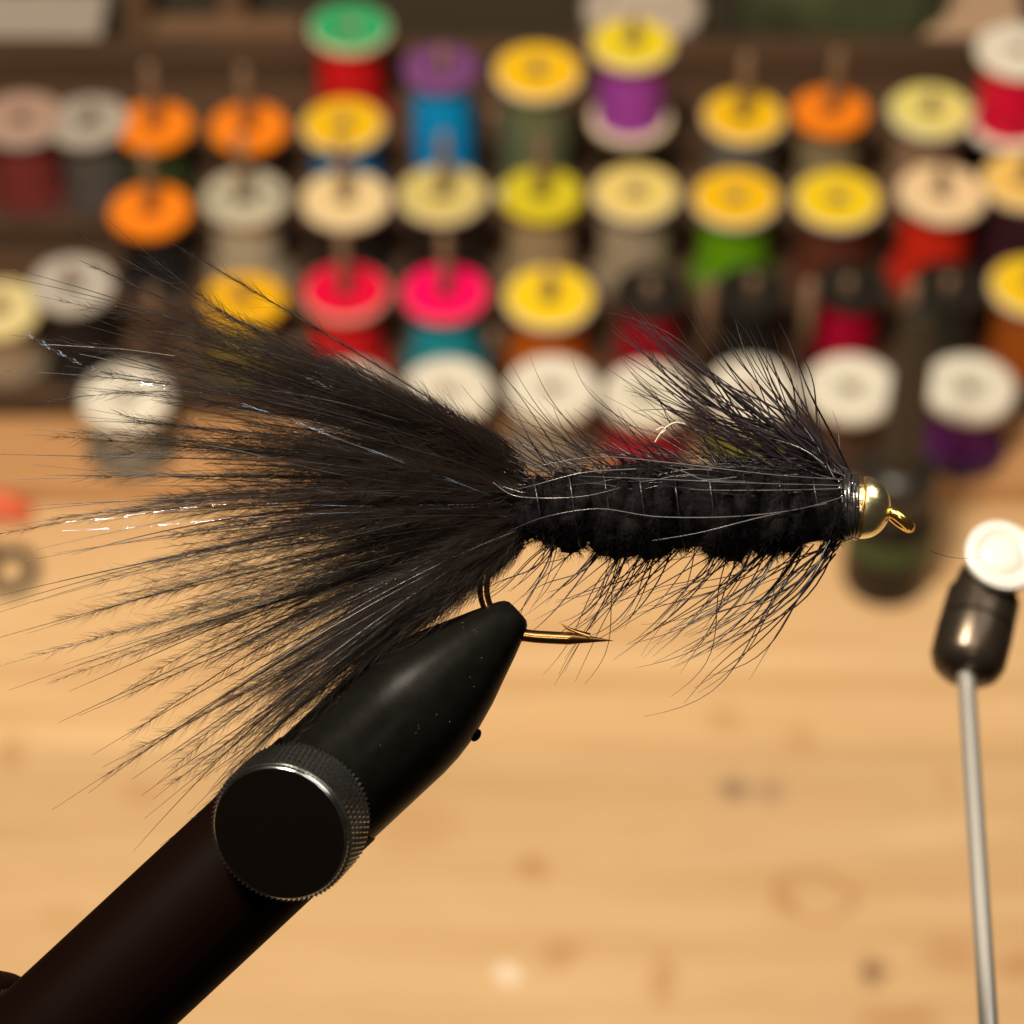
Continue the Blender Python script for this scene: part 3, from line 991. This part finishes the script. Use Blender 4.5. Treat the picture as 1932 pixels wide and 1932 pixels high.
# eye: a down-turned ring seen almost edge on
ang = np.linspace(0, 2 * np.pi, 49)
e1 = np.array([0.79, 0.61, 0.0])      # along the eye (picture x right, y down)
e2 = np.array([0.10, -0.13, 0.98])    # its width, mostly toward the viewer
ec = np.array([1697, 980, 0.0])
ring = ec + np.outer(np.cos(ang) * 25, e1) + np.outer(np.sin(ang) * 21, e2)
v, q = tubes(LN(ring)[None], np.full((1, 49), 10.5 * U), 16)
eye = np_mesh('hook_eye', v, q, EYEM, fly)
v, q = tubes(LN(np.array([(1640, 957, 0), (1665, 960, 0), (1678, 966, 0)], float))[None], np.full((1, 3), 9 * U), 12)
np_mesh('eye_shank', v, q, EYEM, fly)

# ---- bead
bax = Vector((0.99, -0.10, 0.0)).normalized()
prof = [(20, -24), (53, -24), (56.5, -21), (57.5, -14), (57.5, -3), (56.0, -1.0), (56.0, 1.0), (59.5, 3.0)]
for k_ in range(1, 22):
    a_ = math.pi / 2 * k_ / 22
    prof.append((59.5 * math.cos(a_) ** 0.93, 3 + 53 * math.sin(a_)))
prof.append((14, 55.0))
prof.append((10, 50))
bv, bf = lathe([(r_ * U, z_ * U) for r_, z_ in prof[:6]], 72)
o = mesh_obj('bead_band', bv, bf, BANDM, fly)
o.location = L(1624, 957)
o.rotation_euler = bax.to_track_quat('Z', 'Y').to_euler()
o.data.set_sharp_from_angle(angle=math.radians(28))
prof = [(50, -1.2)] + prof[6:]
V, F = lathe([(r_ * U, z_ * U) for r_, z_ in prof], 72)
o = mesh_obj('bead', V, F, GOLD, fly)
o.location = L(1624, 957)
o.rotation_euler = bax.to_track_quat('Z', 'Y').to_euler()
o.data.set_sharp_from_angle(angle=math.radians(28))

# ---- thread head wraps
thread_parts = []
for k_ in range(9):
    x_ = 1585 + k_ * 3.7
    rr = 48 + 12.5 * math.sin(min(1, (k_ + 1) / 6.0) * math.pi / 2) + RNG.uniform(-2.5, 2.5)
    a_ = np.linspace(0, 2 * np.pi, 49)
    wob = 1 + 0.03 * np.sin(a_ * 3 + k_)
    tl = RNG.uniform(-5, 5)
    P_ = np.stack([x_ + tl * np.sin(a_ + k_) + 0.10 * rr * np.sin(a_) * 0, 956 + rr * wob * np.sin(a_), rr * wob * np.cos(a_)], -1)
    thread_parts.append(tubes(LN(P_)[None], np.full((1, 49), RNG.uniform(3.4, 5.0) * U), 7))
v, q = join(thread_parts)
head = np_mesh('thread_head', v, q, THRM, fly)
tag(head, kind='stuff')
# varnished lumps over the wraps
lump = []
for k_ in range(46):
    a_ = RNG.uniform(-1.2, 1.9)
    c = np.array([RNG.uniform(1583, 1616), 956 - 57 * math.cos(a_), 57 * math.sin(a_)])
    d_ = RNG.normal(size=3)
    d_ /= np.linalg.norm(d_)
    ln_ = RNG.uniform(4, 9)
    P_ = np.array([c - d_ * ln_, c - d_ * ln_ * 0.5, c, c + d_ * ln_ * 0.5, c + d_ * ln_])
    w_ = RNG.uniform(2.5, 5)
    lump.append(tubes(LN(P_)[None], (np.array([[0.3, 0.8, 1, 0.8, 0.3]]) * w_ * U), 7))
v, q = join(lump)
tag(np_mesh('varnish_lumps', v, q, THRM, head), kind='stuff')

# ---- chenille body: separate slanted turns
core = smooth_path([(972, 952, 0), (1020, 957, 0), (1200, 958, 0), (1400, 958, 0), (1560, 958, 0), (1600, 957, 0)], 60)
cr_ = np.interp(core[:, 0], [950, 975, 1010, 1100, 1300, 1500, 1570, 1600], [22, 30, 42, 64, 74, 71, 58, 46])
# smooth inner rope
seg = 40
body_core_v, body_core_q = tubes(LN(core)[None], (cr_ * U)[None], seg)
body = np_mesh('chenille_body', body_core_v, body_core_q, BODYM, fly)
NT = 12


def fuzz_on(points, normals, length, jitter, rad, n_pts=3, sag=0.0):
    n_ = len(points)
    d_ = normals + RNG.normal(size=(n_, 3)) * jitter
    d_ /= np.linalg.norm(d_, axis=1, keepdims=True)
    ln_ = RNG.uniform(length[0], length[1], n_)[:, None]
    bend = RNG.normal(size=(n_, 3)) * 0.25
    out = []
    for t in np.linspace(0, 1, n_pts):
        out.append(points + d_ * ln_ * t + bend * ln_ * t * t)
    P_ = np.stack(out, 1)
    R_ = np.broadcast_to(np.linspace(1, 0.35, n_pts) * rad, (n_, n_pts)).copy()
    return tubes(LN(P_), R_ * U, 3)


for k_ in range(NT):
    xc = 992 + (1568 - 992) * k_ / (NT - 1) + RNG.uniform(-12, 12)
    Rk = np.interp(xc, [1005, 1060, 1150, 1350, 1500, 1570], [42, 58, 71, 78, 76, 58]) + RNG.uniform(-6, 6)
    tilt = 0.22
    a_ = np.linspace(0, 2 * np.pi, 65)[:-1]
    wr = RNG.uniform(19, 31)
    m = 14
    b_ = np.linspace(0, 2 * np.pi, m + 1)[:-1]
    V = []
    Nn = []
    seed = RNG.uniform(0, 50)
    for aa in a_:
        top = math.cos(aa)
        Rl = Rk * (1 + 0.05 * math.sin(aa * 3 + seed)) - (6 if top > 0.5 else 0)
        cx = xc + tilt * Rk * math.cos(aa)
        cdir = np.array([0, -math.cos(aa), math.sin(aa)])
        for bb in b_:
            dd = cdir * math.cos(bb) + np.array([1, 0, 0]) * math.sin(bb)
            nn = mn.noise(Vector((cx * 0.06 + seed, aa * 2.2, bb * 1.5))) * 0.55 + mn.noise(Vector((seed, aa * 7, bb * 3))) * 0.22
            V.append(np.array([cx, 961, 0]) + cdir * (Rl - 14) + dd * wr * (1 + nn))
            Nn.append(dd)
    V = np.array(V)
    Nn = np.array(Nn)
    idx = np.arange(64 * m).reshape(64, m)
    Q = np.stack([idx, np.roll(idx, -1, 0), np.roll(np.roll(idx, -1, 0), -1, 1), np.roll(idx, -1, 1)], -1).reshape(-1, 4)
    tv, tq = LN(V), Q
    pick = RNG.integers(0, len(V), 4600)
    keep = (Nn[pick] * np.stack([0 * pick, V[pick][:, 1] - 957, V[pick][:, 2]], -1)).sum(1) > -5
    pick = pick[keep]
    pts = V[pick] + RNG.normal(size=(len(pick), 3)) * 3.0
    fz = fuzz_on(pts, Nn[pick], (7, 21), 0.8, 0.5)
    vv, qq = join([(tv, tq), fz])
    np_mesh('chenille_turn', vv, qq, BODYM, body)

# ---- tail
tips = [(115, 428, 3), (150, 480, 2), (20, 512, 3), (0, 535, 2), (70, 560, 2), (160, 600, 3), (20, 640, 2), (0, 690, 3), (150, 650, 3), (100, 720, 3),
        (40, 765, 3), (170, 770, 3), (50, 802, 3), (-20, 850, 3), (40, 830, 3), (140, 860, 3), (0, 905, 2), (60, 940, 3), (40, 965, 3), (20, 995, 3),
        (-20, 1010, 2), (60, 1032, 3), (130, 1060, 3), (110, 1095, 3), (-20, 1150, 4), (-10, 1160, 3), (60, 1140, 3), (-40, 1215, 3), (-10, 1250, 3),
        (15, 1295, 4), (90, 1285, 4), (130, 1300, 3), (150, 1350, 4), (200, 1330, 4), (180, 1415, 4), (230, 1400, 4), (190, 1445, 4), (170, 1492, 4),
        (250, 1460, 4), (105, 1533, 2), (265, 1500, 4), (300, 1480, 4), (240, 1603, 3), (275, 1560, 4), (300, 1592, 4), (350, 1540, 5), (340, 1590, 3), (400, 1500, 5)]
tipw = np.array([t[2] for t in tips], float)
tipw[[i for i, t in enumerate(tips) if t[1] < 700]] *= 1.9
tipw /= tipw.sum()
tips = np.array([(t[0], t[1]) for t in tips], float)
NS = 280


def tail_stem(E, full=True, zt=None):
    """E picture tip -> path of 26 points from the tie-in point to the tip"""
    u = (E[1] - 430) / (1600 - 430.0)            # 0 upper tip .. 1 lower tip
    B0 = np.array([982 + RNG.normal() * 10, 945 + (u - 0.45) * 130 + RNG.normal() * 14, RNG.normal() * 14])
    z = RNG.normal() * 75 if zt is None else zt
    # direction at the root bulges away from the middle
    us = [0, 0.25, 0.5, 0.75, 1]
    C1 = np.array([np.interp(u, us, [865, 850, 835, 860, 888]), np.interp(u, us, [800, 858, 935, 1025, 1080]), z * 0.4])
    C2 = np.array([np.interp(u, us, [570, 580, 560, 600, 640]), np.interp(u, us, [640, 770, 925, 1100, 1272]), z * 0.8])
    C1[:2] += RNG.normal(size=2) * 22
    C2[:2] += RNG.normal(size=2) * 38
    P3 = np.array([E[0], E[1], z])
    t = np.linspace(0, 1, 26)[:, None]
    P_ = (1 - t) ** 3 * B0 + 3 * (1 - t) ** 2 * t * C1 + 3 * (1 - t) * t * t * C2 + t ** 3 * P3
    # gentle wander
    ph = RNG.uniform(0, 6, 2)
    P_[:, 1] += np.sin(t[:, 0] * RNG.uniform(3, 7) + ph[0]) * 6 * t[:, 0]
    P_[:, 2] += np.sin(t[:, 0] * RNG.uniform(3, 7) + ph[1]) * 10 * t[:, 0]
    return P_


def barbules(P_, count, ln0, ln1, start=0.06, end=0.985, rad=0.55, clump=True, up_bias=0.0):
    n_ = len(P_)
    t = np.sort(RNG.uniform(start, end, count))
    f = t * (n_ - 1)
    i_ = np.clip(f.astype(int), 0, n_ - 2)
    fr = (f - i_)[:, None]
    base = P_[i_] * (1 - fr) + P_[i_ + 1] * fr
    T = P_[i_ + 1] - P_[i_]
    T /= np.linalg.norm(T, axis=1, keepdims=True)
    sgn = np.where(RNG.uniform(size=count) < 0.5, -1.0, 1.0)[:, None]
    nrm = np.stack([-T[:, 1], T[:, 0], np.zeros(count)], -1)
    nrm /= np.linalg.norm(nrm, axis=1, keepdims=True) + 1e-9
    twist = math.radians(RNG.uniform(-50, 50)) + np.linspace(0, RNG.uniform(-1.5, 1.5), count) + RNG.normal(size=count) * 0.5
    lat = nrm * np.cos(twist)[:, None] + np.array([0, 0, 1.0]) * np.sin(twist)[:, None]
    angd = np.radians(RNG.normal(25, 9, count))[:, None]
    d_ = T * np.cos(angd) + lat * sgn * np.sin(angd)
    taper = np.interp(t, [0, 0.15, 0.5, 0.85, 1.0], [0.8, 1.0, 1.0, 0.75, 0.3])
    ln_ = (RNG.uniform(ln0, ln1, count) * taper)[:, None]
    mid = base + d_ * ln_ * 0.5 + lat * sgn * ln_ * 0.04
    end_ = base + d_ * ln_ + T * ln_ * 0.12 + RNG.normal(size=(count, 3)) * ln_ * 0.07
    PP = np.stack([base, mid, end_], 1)
    RR = np.stack([np.full(count, rad), np.full(count, rad * 0.75), np.full(count, rad * 0.3)], 1)
    return tubes(LN(PP), RR * U, 3)


# soft under-down at the root of the tail, one mass
dn = []
for k_ in range(260):
    E = tips[RNG.choice(len(tips), p=tipw)]
    root_ = np.array([958.0, 945.0])
    fr_ = RNG.uniform(0.25, 0.90)
    P_ = tail_stem(E + RNG.normal(size=2) * 45)
    cut = max(6, int(26 * fr_))
    P_ = P_[:cut]
    dn.append(tubes(LN(P_)[None], (np.linspace(1.2, 0.35, cut) * U)[None], 3))
    dn.append(barbules(P_, 170, 30, 62, 0.02, 0.97, 0.40))
v, q = join(dn)
tail = np_mesh('marabou_tail', v, q, MARAF, fly)
tag(tail, kind='stuff')

for k_ in range(NS):
    if k_ < len(tips):
        E = tips[k_] + RNG.normal(size=2) * 5
        fr_ = 1.0
    else:
        E = tips[RNG.choice(len(tips), p=tipw)] + RNG.normal(size=2) * np.array([45, 48])
        fr_ = RNG.beta(2.6, 1.5) * 0.62 + 0.36
        if k_ % 9 == 0:
            fr_ = RNG.uniform(0.9, 1.0)
    P_ = tail_stem(E)
    if fr_ < 1:
        # shorten by scaling about the root, so the curve keeps its taper
        n2 = max(8, int(26 * fr_))
        P_ = smooth_path(P_[:n2], 26)
    wiry = RNG.uniform() < 0.38
    r0 = RNG.uniform(1.3, 2.0) if not wiry else RNG.uniform(1.6, 2.5)
    st = tubes(LN(P_)[None], (np.interp(np.linspace(0, 1, 26), [0, 0.6, 0.9, 1], [r0, r0 * 0.75, r0 * 0.42, 0.3]) * U)[None], 5)
    if wiry:
        fz = barbules(P_, int(260 * fr_), 22, 44, 0.04, 0.80, 0.42)
    else:
        fz = barbules(P_, int(470 * fr_), 34, 66, 0.04, RNG.uniform(0.88, 0.99), 0.34)
    vv, qq = join([st, fz])
    o = np_mesh('feather_barb', vv, qq, MARA, tail)
    o.data.materials.append(MARAF)
    mi = np.ones(len(qq), np.int32)
    mi[:len(st[1])] = 0
    o.data.polygons.foreach_set('material_index', mi)

# a few glossy quills, the light they catch put into their grey colour
for pts in ([(960, 930, 30), (700, 850, 60), (560, 800, 80), (430, 768, 80)], [(900, 930, 40), (640, 895, 60), (470, 855, 70), (380, 838, 70)],
            [(720, 740, 40), (640, 700, 50), (560, 680, 50), (480, 655, 40)], [(900, 945, 40), (730, 935, 55), (600, 925, 60), (470, 900, 60)],
            [(780, 800, 40), (640, 760, 50), (520, 738, 50), (400, 728, 50)], [(330, 672, 20), (240, 660, 20), (170, 655, 20), (90, 650, 10)],
            [(300, 700, 30), (240, 690, 30), (190, 676, 30), (150, 668, 30)]):
    P_ = smooth_path(pts, 24)
    v, q = tubes(LN(P_)[None], (np.linspace(1.5, 0.5, 24) * U)[None], 5)
    np_mesh('pale_quill', v, q, SHINE, tail)

# ---- tinsel: flat twisted strips
TIN, nt, b = new_mat('pearl_tinsel')
b.inputs['Base Color'].default_value = (0.50, 0.70, 1.0, 1)
b.inputs['Metallic'].default_value = 1.0
b.inputs['Roughness'].default_value = 0.06
tr = nt.nodes.new('ShaderNodeBsdfTransparent')
mx = nt.nodes.new('ShaderNodeMixShader')
mx.inputs[0].default_value = 0.93
nt.links.new(b.outputs[0], mx.inputs[1])
nt.links.new(tr.outputs[0], mx.inputs[2])
nt.links.new(mx.outputs[0], nt.nodes['Material Output'].inputs['Surface'])


def tinsel(pts, w0, w1, turns, ph=0.0, n=220):
    P_ = smooth_path(pts, n)
    T = np.gradient(P_, axis=0)
    T /= np.linalg.norm(T, axis=1, keepdims=True)
    A_ = np.cross(T, (0, 0, 1.0))
    A_ /= np.linalg.norm(A_, axis=1, keepdims=True)
    B_ = np.cross(T, A_)
    a = ph + np.linspace(0, turns * 2 * np.pi, n)
    Wd = A_ * np.cos(a)[:, None] + B_ * np.sin(a)[:, None]
    Nd = np.cross(T, Wd)
    w = np.linspace(w0, w1, n)[:, None]
    th = 0.25
    c = [P_ + Wd * w + Nd * th, P_ - Wd * w + Nd * th, P_ - Wd * w - Nd * th, P_ + Wd * w - Nd * th]
    V = LN(np.stack(c, 1)).reshape(-1, 3)
    idx = np.arange(n * 4).reshape(n, 4)
    a_, b__ = idx[:-1], idx[1:]
    Q = np.stack([a_, np.roll(a_, -1, 1), np.roll(b__, -1, 1), b__], -1).reshape(-1, 4)
    np_mesh('tinsel_strand', V, Q, TIN, tail, smooth=False)


tinsel([(940, 940, 60), (700, 850, 110), (480, 770, 120), (330, 735, 110), (245, 718, 100), (160, 690, 95), (105, 662, 95), (52, 630, 95)], 2.0, 5.0, 6.5, 0.6)
tinsel([(940, 950, 60), (700, 955, 110), (480, 950, 120), (370, 957, 120), (290, 966, 120), (210, 978, 120), (125, 984, 120)], 0.9, 1.9, 4.5, 0.3)
tinsel([(940, 955, 60), (700, 965, 110), (480, 975, 125), (370, 985, 125), (290, 992, 125), (215, 997, 125), (120, 1001, 125)], 0.9, 1.9, 3.7, 1.0)

# ---- hackle
hackle = empty('hackle')
hackle.parent = fly
H_OBJ = 0


def hackle_fibre(base, tip_, bend, r0=1.9, mat=None, n=16, wig=2.0):
    base = np.asarray(base, float)
    tip_ = np.asarray(tip_, float)
    t = np.linspace(0, 1, n)[:, None]
    d_ = tip_ - base
    L_ = np.linalg.norm(d_)
    perp = np.array([d_[1], -d_[0], 0]) / (L_ + 1e-9)
    P_ = base + d_ * t + perp * bend * L_ * (4 * t * (1 - t)) * 0.5
    r0 *= 0.78
    curl = RNG.normal() * 0.06
    P_ += perp * curl * L_ * np.sin(t * 2 * np.pi) * 0.5
    P_[:, 1] += np.sin(t[:, 0] * RNG.uniform(3, 8) + RNG.uniform(0, 6)) * wig * 0.9 * t[:, 0]
    P_[:, 2] += np.sin(t[:, 0] * RNG.uniform(2, 5)) * RNG.normal() * 12
    r_ = np.interp(np.linspace(0, 1, n), [0, 0.5, 0.85, 1], [r0, r0 * 0.75, r0 * 0.4, 0.25])
    v, q = tubes(LN(P_)[None], (r_ * U)[None], 5)
    return np_mesh('hackle_fibre', v, q, mat or HACK, hackle)


bpy.data.objects.remove(hackle)
# the quill wound along the body carries the fibres
a_ = np.linspace(0, 2 * np.pi * 9, 420)
xq = np.linspace(1000, 1592, 420)
Rq = np.interp(xq, [1000, 1060, 1300, 1500, 1592], [60, 78, 84, 78, 50])
qp = np.stack([xq, 957 - Rq * np.cos(a_), Rq * np.sin(a_)], -1)
v, q = tubes(LN(qp)[None], np.full((1, 420), 2.0 * U), 5)
hackle = np_mesh('hackle', v, q, HACK, fly)

# lower fibres, swept down and back
cnt = 0
for k_ in range(85):
    t = RNG.uniform() ** 0.8
    turn = round(t * 12) / 12.0
    bx = 1000 + 560 * turn + RNG.normal() * 9
    by = np.interp(bx, [1000, 1060, 1500, 1570], [1005, 1035, 1038, 1022]) - RNG.uniform(0, 20)
    ln_ = np.interp(bx, [1000, 1200, 1400, 1570], [170, 240, 290, 340]) * RNG.uniform(0.62, 1.1)
    an = math.radians(np.interp(bx, [1000, 1300, 1570], [128, 138, 138]) + RNG.normal() * 11)
    z1 = RNG.normal() * 75
    hackle_fibre((bx, by, RNG.normal() * 22), (bx + ln_ * math.cos(an), by + ln_ * math.sin(an), z1), RNG.uniform(-0.02, 0.24), RNG.uniform(1.2, 2.3))
# straggling clump crossing the hook point
for k_ in range(7):
    bx = 1190 + RNG.normal() * 14
    hackle_fibre((bx, 1035, RNG.normal() * 15), (1070 + RNG.normal() * 20, 1275 + RNG.normal() * 16, RNG.normal() * 40), RNG.uniform(-0.10, 0.1), 1.6)
# long collar fibres, lower side
for E in ((1215, 1350), (1290, 1326), (1232, 1250), (1265, 1262), (1200, 1262), (1330, 1275), (1340, 1250), (1290, 1230), (1380, 1210), (1255, 1190),
          (1180, 1215), (1310, 1300), (1400, 1180), (1240, 1215), (1350, 1225), (1420, 1160), (1300, 1200), (1210, 1180)):
    hackle_fibre((1572 + RNG.normal() * 9, 1030 + RNG.normal() * 8, RNG.normal() * 14), (E[0], E[1], RNG.normal() * 40), RNG.uniform(0.05, 0.22), RNG.uniform(1.6, 2.6))
# upper collar clump sweeping up and back
for E, n_, sp in (((1185, 568), 4, 6), ((1168, 592), 7, 9), ((1165, 612), 4, 10), ((1200, 620), 6, 16), ((1150, 640), 1, 6), ((1205, 655), 4, 22), ((1280, 585), 2, 10), ((1300, 560), 1, 6),
                  ((1340, 605), 4, 16), ((1375, 590), 3, 14), ((1415, 620), 3, 12), ((1450, 640), 3, 12), ((1470, 615), 2, 10), ((1500, 640), 2, 10), ((1235, 690), 4, 16),
                  ((1140, 690), 3, 16), ((1240, 760), 6, 26), ((1190, 730), 5, 20), ((1305, 720), 6, 20), ((1360, 700), 5, 20), ((1330, 790), 7, 24), ((1400, 760), 6, 20),
                  ((1537, 745), 1, 2), ((1570, 768), 1, 2), ((1460, 720), 4, 18), ((1270, 800), 6, 20)):
    for k_ in range(n_):
        e_ = np.array(E) + RNG.normal(size=2) * sp
        b_ = (1578 + RNG.normal() * 12, 895 + RNG.normal() * 9, RNG.normal() * 16)
        hackle_fibre(b_, (e_[0], e_[1], RNG.normal() * 38), RNG.uniform(-0.02, 0.16) * (1 if E[0] < 1450 else 0.6), RNG.uniform(1.9, 3.4))
# upper fibres along the back of the body
for k_ in range(78):
    turn = RNG.integers(0, 10) / 10.0
    bx = 1010 + 500 * turn + RNG.normal() * 12
    by = np.interp(bx, [1000, 1060, 1500], [905, 885, 880]) + RNG.uniform(-5, 18)
    ln_ = RNG.uniform(90, 235)
    an = math.radians(RNG.normal(207, 11) if k_ % 3 else RNG.normal(228, 9))
    hackle_fibre((bx, by, RNG.normal() * 22), (bx + ln_ * math.cos(an), by + ln_ * math.sin(an), RNG.normal() * 60), RNG.uniform(-0.05, 0.14), RNG.uniform(1.1, 2.0))
for k_ in range(34):
    bx = RNG.uniform(1060, 1560)
    by = 878 + RNG.uniform(-6, 20)
    ln_ = RNG.uniform(150, 300)
    an = math.radians(RNG.normal(203, 9))
    hackle_fibre((bx, by, RNG.normal() * 30), (bx + ln_ * math.cos(an), by + ln_ * math.sin(an), RNG.normal() * 70), RNG.uniform(-0.1, 0.2), RNG.uniform(0.9, 1.6), SHINE if k_ % 6 == 0 else HACK)
for B_, E in (((1130, 880), (960, 680)), ((1060, 870), (918, 672)), ((1040, 880), (870, 725)), ((1160, 885), (1000, 672)), ((1260, 870), (1078, 672)),
              ((1090, 860), (960, 720)), ((1330, 860), (1190, 700)), ((1370, 850), (1170, 712)), ((1300, 880), (1100, 720)), ((1000, 900), (890, 780)), ((1030, 890), (880, 790))):
    hackle_fibre((B_[0], B_[1], 10), (E[0], E[1], RNG.normal() * 30), RNG.uniform(-0.06, 0.16), 1.5)
# glossy fibres lying along the side of the body, gleam painted in grey
for pts in ([(1590, 905, 48), (1450, 895, 72), (1280, 875, 76), (1130, 862, 70), (1010, 880, 60)],
            [(1588, 922, 58), (1480, 925, 84), (1350, 925, 92), (1290, 922, 92)],
            [(1586, 916, 56), (1430, 912, 86), (1260, 905, 92), (1090, 898, 88)],
            [(1590, 938, 60), (1500, 962, 88), (1380, 975, 98), (1240, 975, 98), (1130, 960, 96), (1030, 975, 80), (965, 1000, 60)],
            [(1560, 950, 74), (1440, 975, 96), (1320, 1005, 96), (1230, 1020, 92)],
            [(930, 910, 50), (970, 935, 60), (1040, 940, 84), (1110, 935, 92), (1170, 920, 92)],
            [(1200, 885, 84), (1100, 892, 84), (1010, 915, 70), (965, 925, 50)],
            [(1390, 900, 88), (1330, 905, 92), (1290, 890, 92), (1250, 880, 90)]):
    P_ = smooth_path(pts, 40)
    v, q = tubes(LN(P_)[None], (np.interp(np.linspace(0, 1, 40), [0, 0.5, 0.8, 1], [1.1, 1.3, 0.7, 0.25]) * U)[None], 5)
    np_mesh('side_fibre', v, q, SHINE, hackle)
# dark fibres hugging the back of the body
for k_ in range(42):
    bx = RNG.uniform(1180, 1580)
    dz = RNG.uniform(-20, 88)
    ln_ = RNG.uniform(110, 230)
    y0_ = 957 - math.sqrt(max(0, 92 ** 2 - dz ** 2)) + 4
    hackle_fibre((bx, y0_ + 6, dz), (bx - ln_, y0_ + RNG.normal() * 16 - 6, dz + RNG.normal() * 12), RNG.uniform(-0.03, 0.08), RNG.uniform(1.0, 1.9), SHINE if k_ % 5 == 0 else HACK)
# one stray fibre past the eye
hackle_fibre((1757, 1040, 60), (1858, 1052, 60), -0.12, 0.9)

# curled lint caught in the hackle
for pts in ([(1292, 800, 70), (1275, 797, 74), (1258, 805, 76), (1246, 818, 76), (1236, 834, 74)], [(1246, 818, 76), (1255, 812, 78), (1250, 806, 78), (1238, 812, 78)],
            [(592, 1432, 210), (600, 1440, 212), (588, 1448, 212), (602, 1455, 210)]):
    P_ = smooth_path(pts, 24)
    v, q = tubes(LN(P_)[None], np.full((1, 24), 1.3 * U), 5)
    np_mesh('lint', v, q, LINT, fly if pts[0][0] > 1000 else vise)
# dust specks on the jaws
sp_ = []
for k_ in range(26):
    t_ = RNG.uniform(60, 520)
    rj = np.interp(t_, [p_[0] for p_ in jp], [p_[1] for p_ in jp])
    aa = RNG.uniform(-1.1, 1.1)
    w_ = tip + axis * (t_ * U) + Vector((0, 0, 1)) * math.cos(aa) * rj * U + axis.cross(Vector((0, 0, 1))) * math.sin(aa) * rj * U
    d_ = Vector(RNG.normal(size=3)).normalized() * RNG.uniform(0.8, 2.6) * U
    sp_.append(tubes(np.array([[list(w_ - d_), list(w_), list(w_ + d_)]]), np.array([[0.3, 1, 0.3]]) * RNG.uniform(0.5, 1.2) * U, 5))
v, q = join(sp_)
tag(np_mesh('dust', v, q, DUST, vise), kind='stuff')
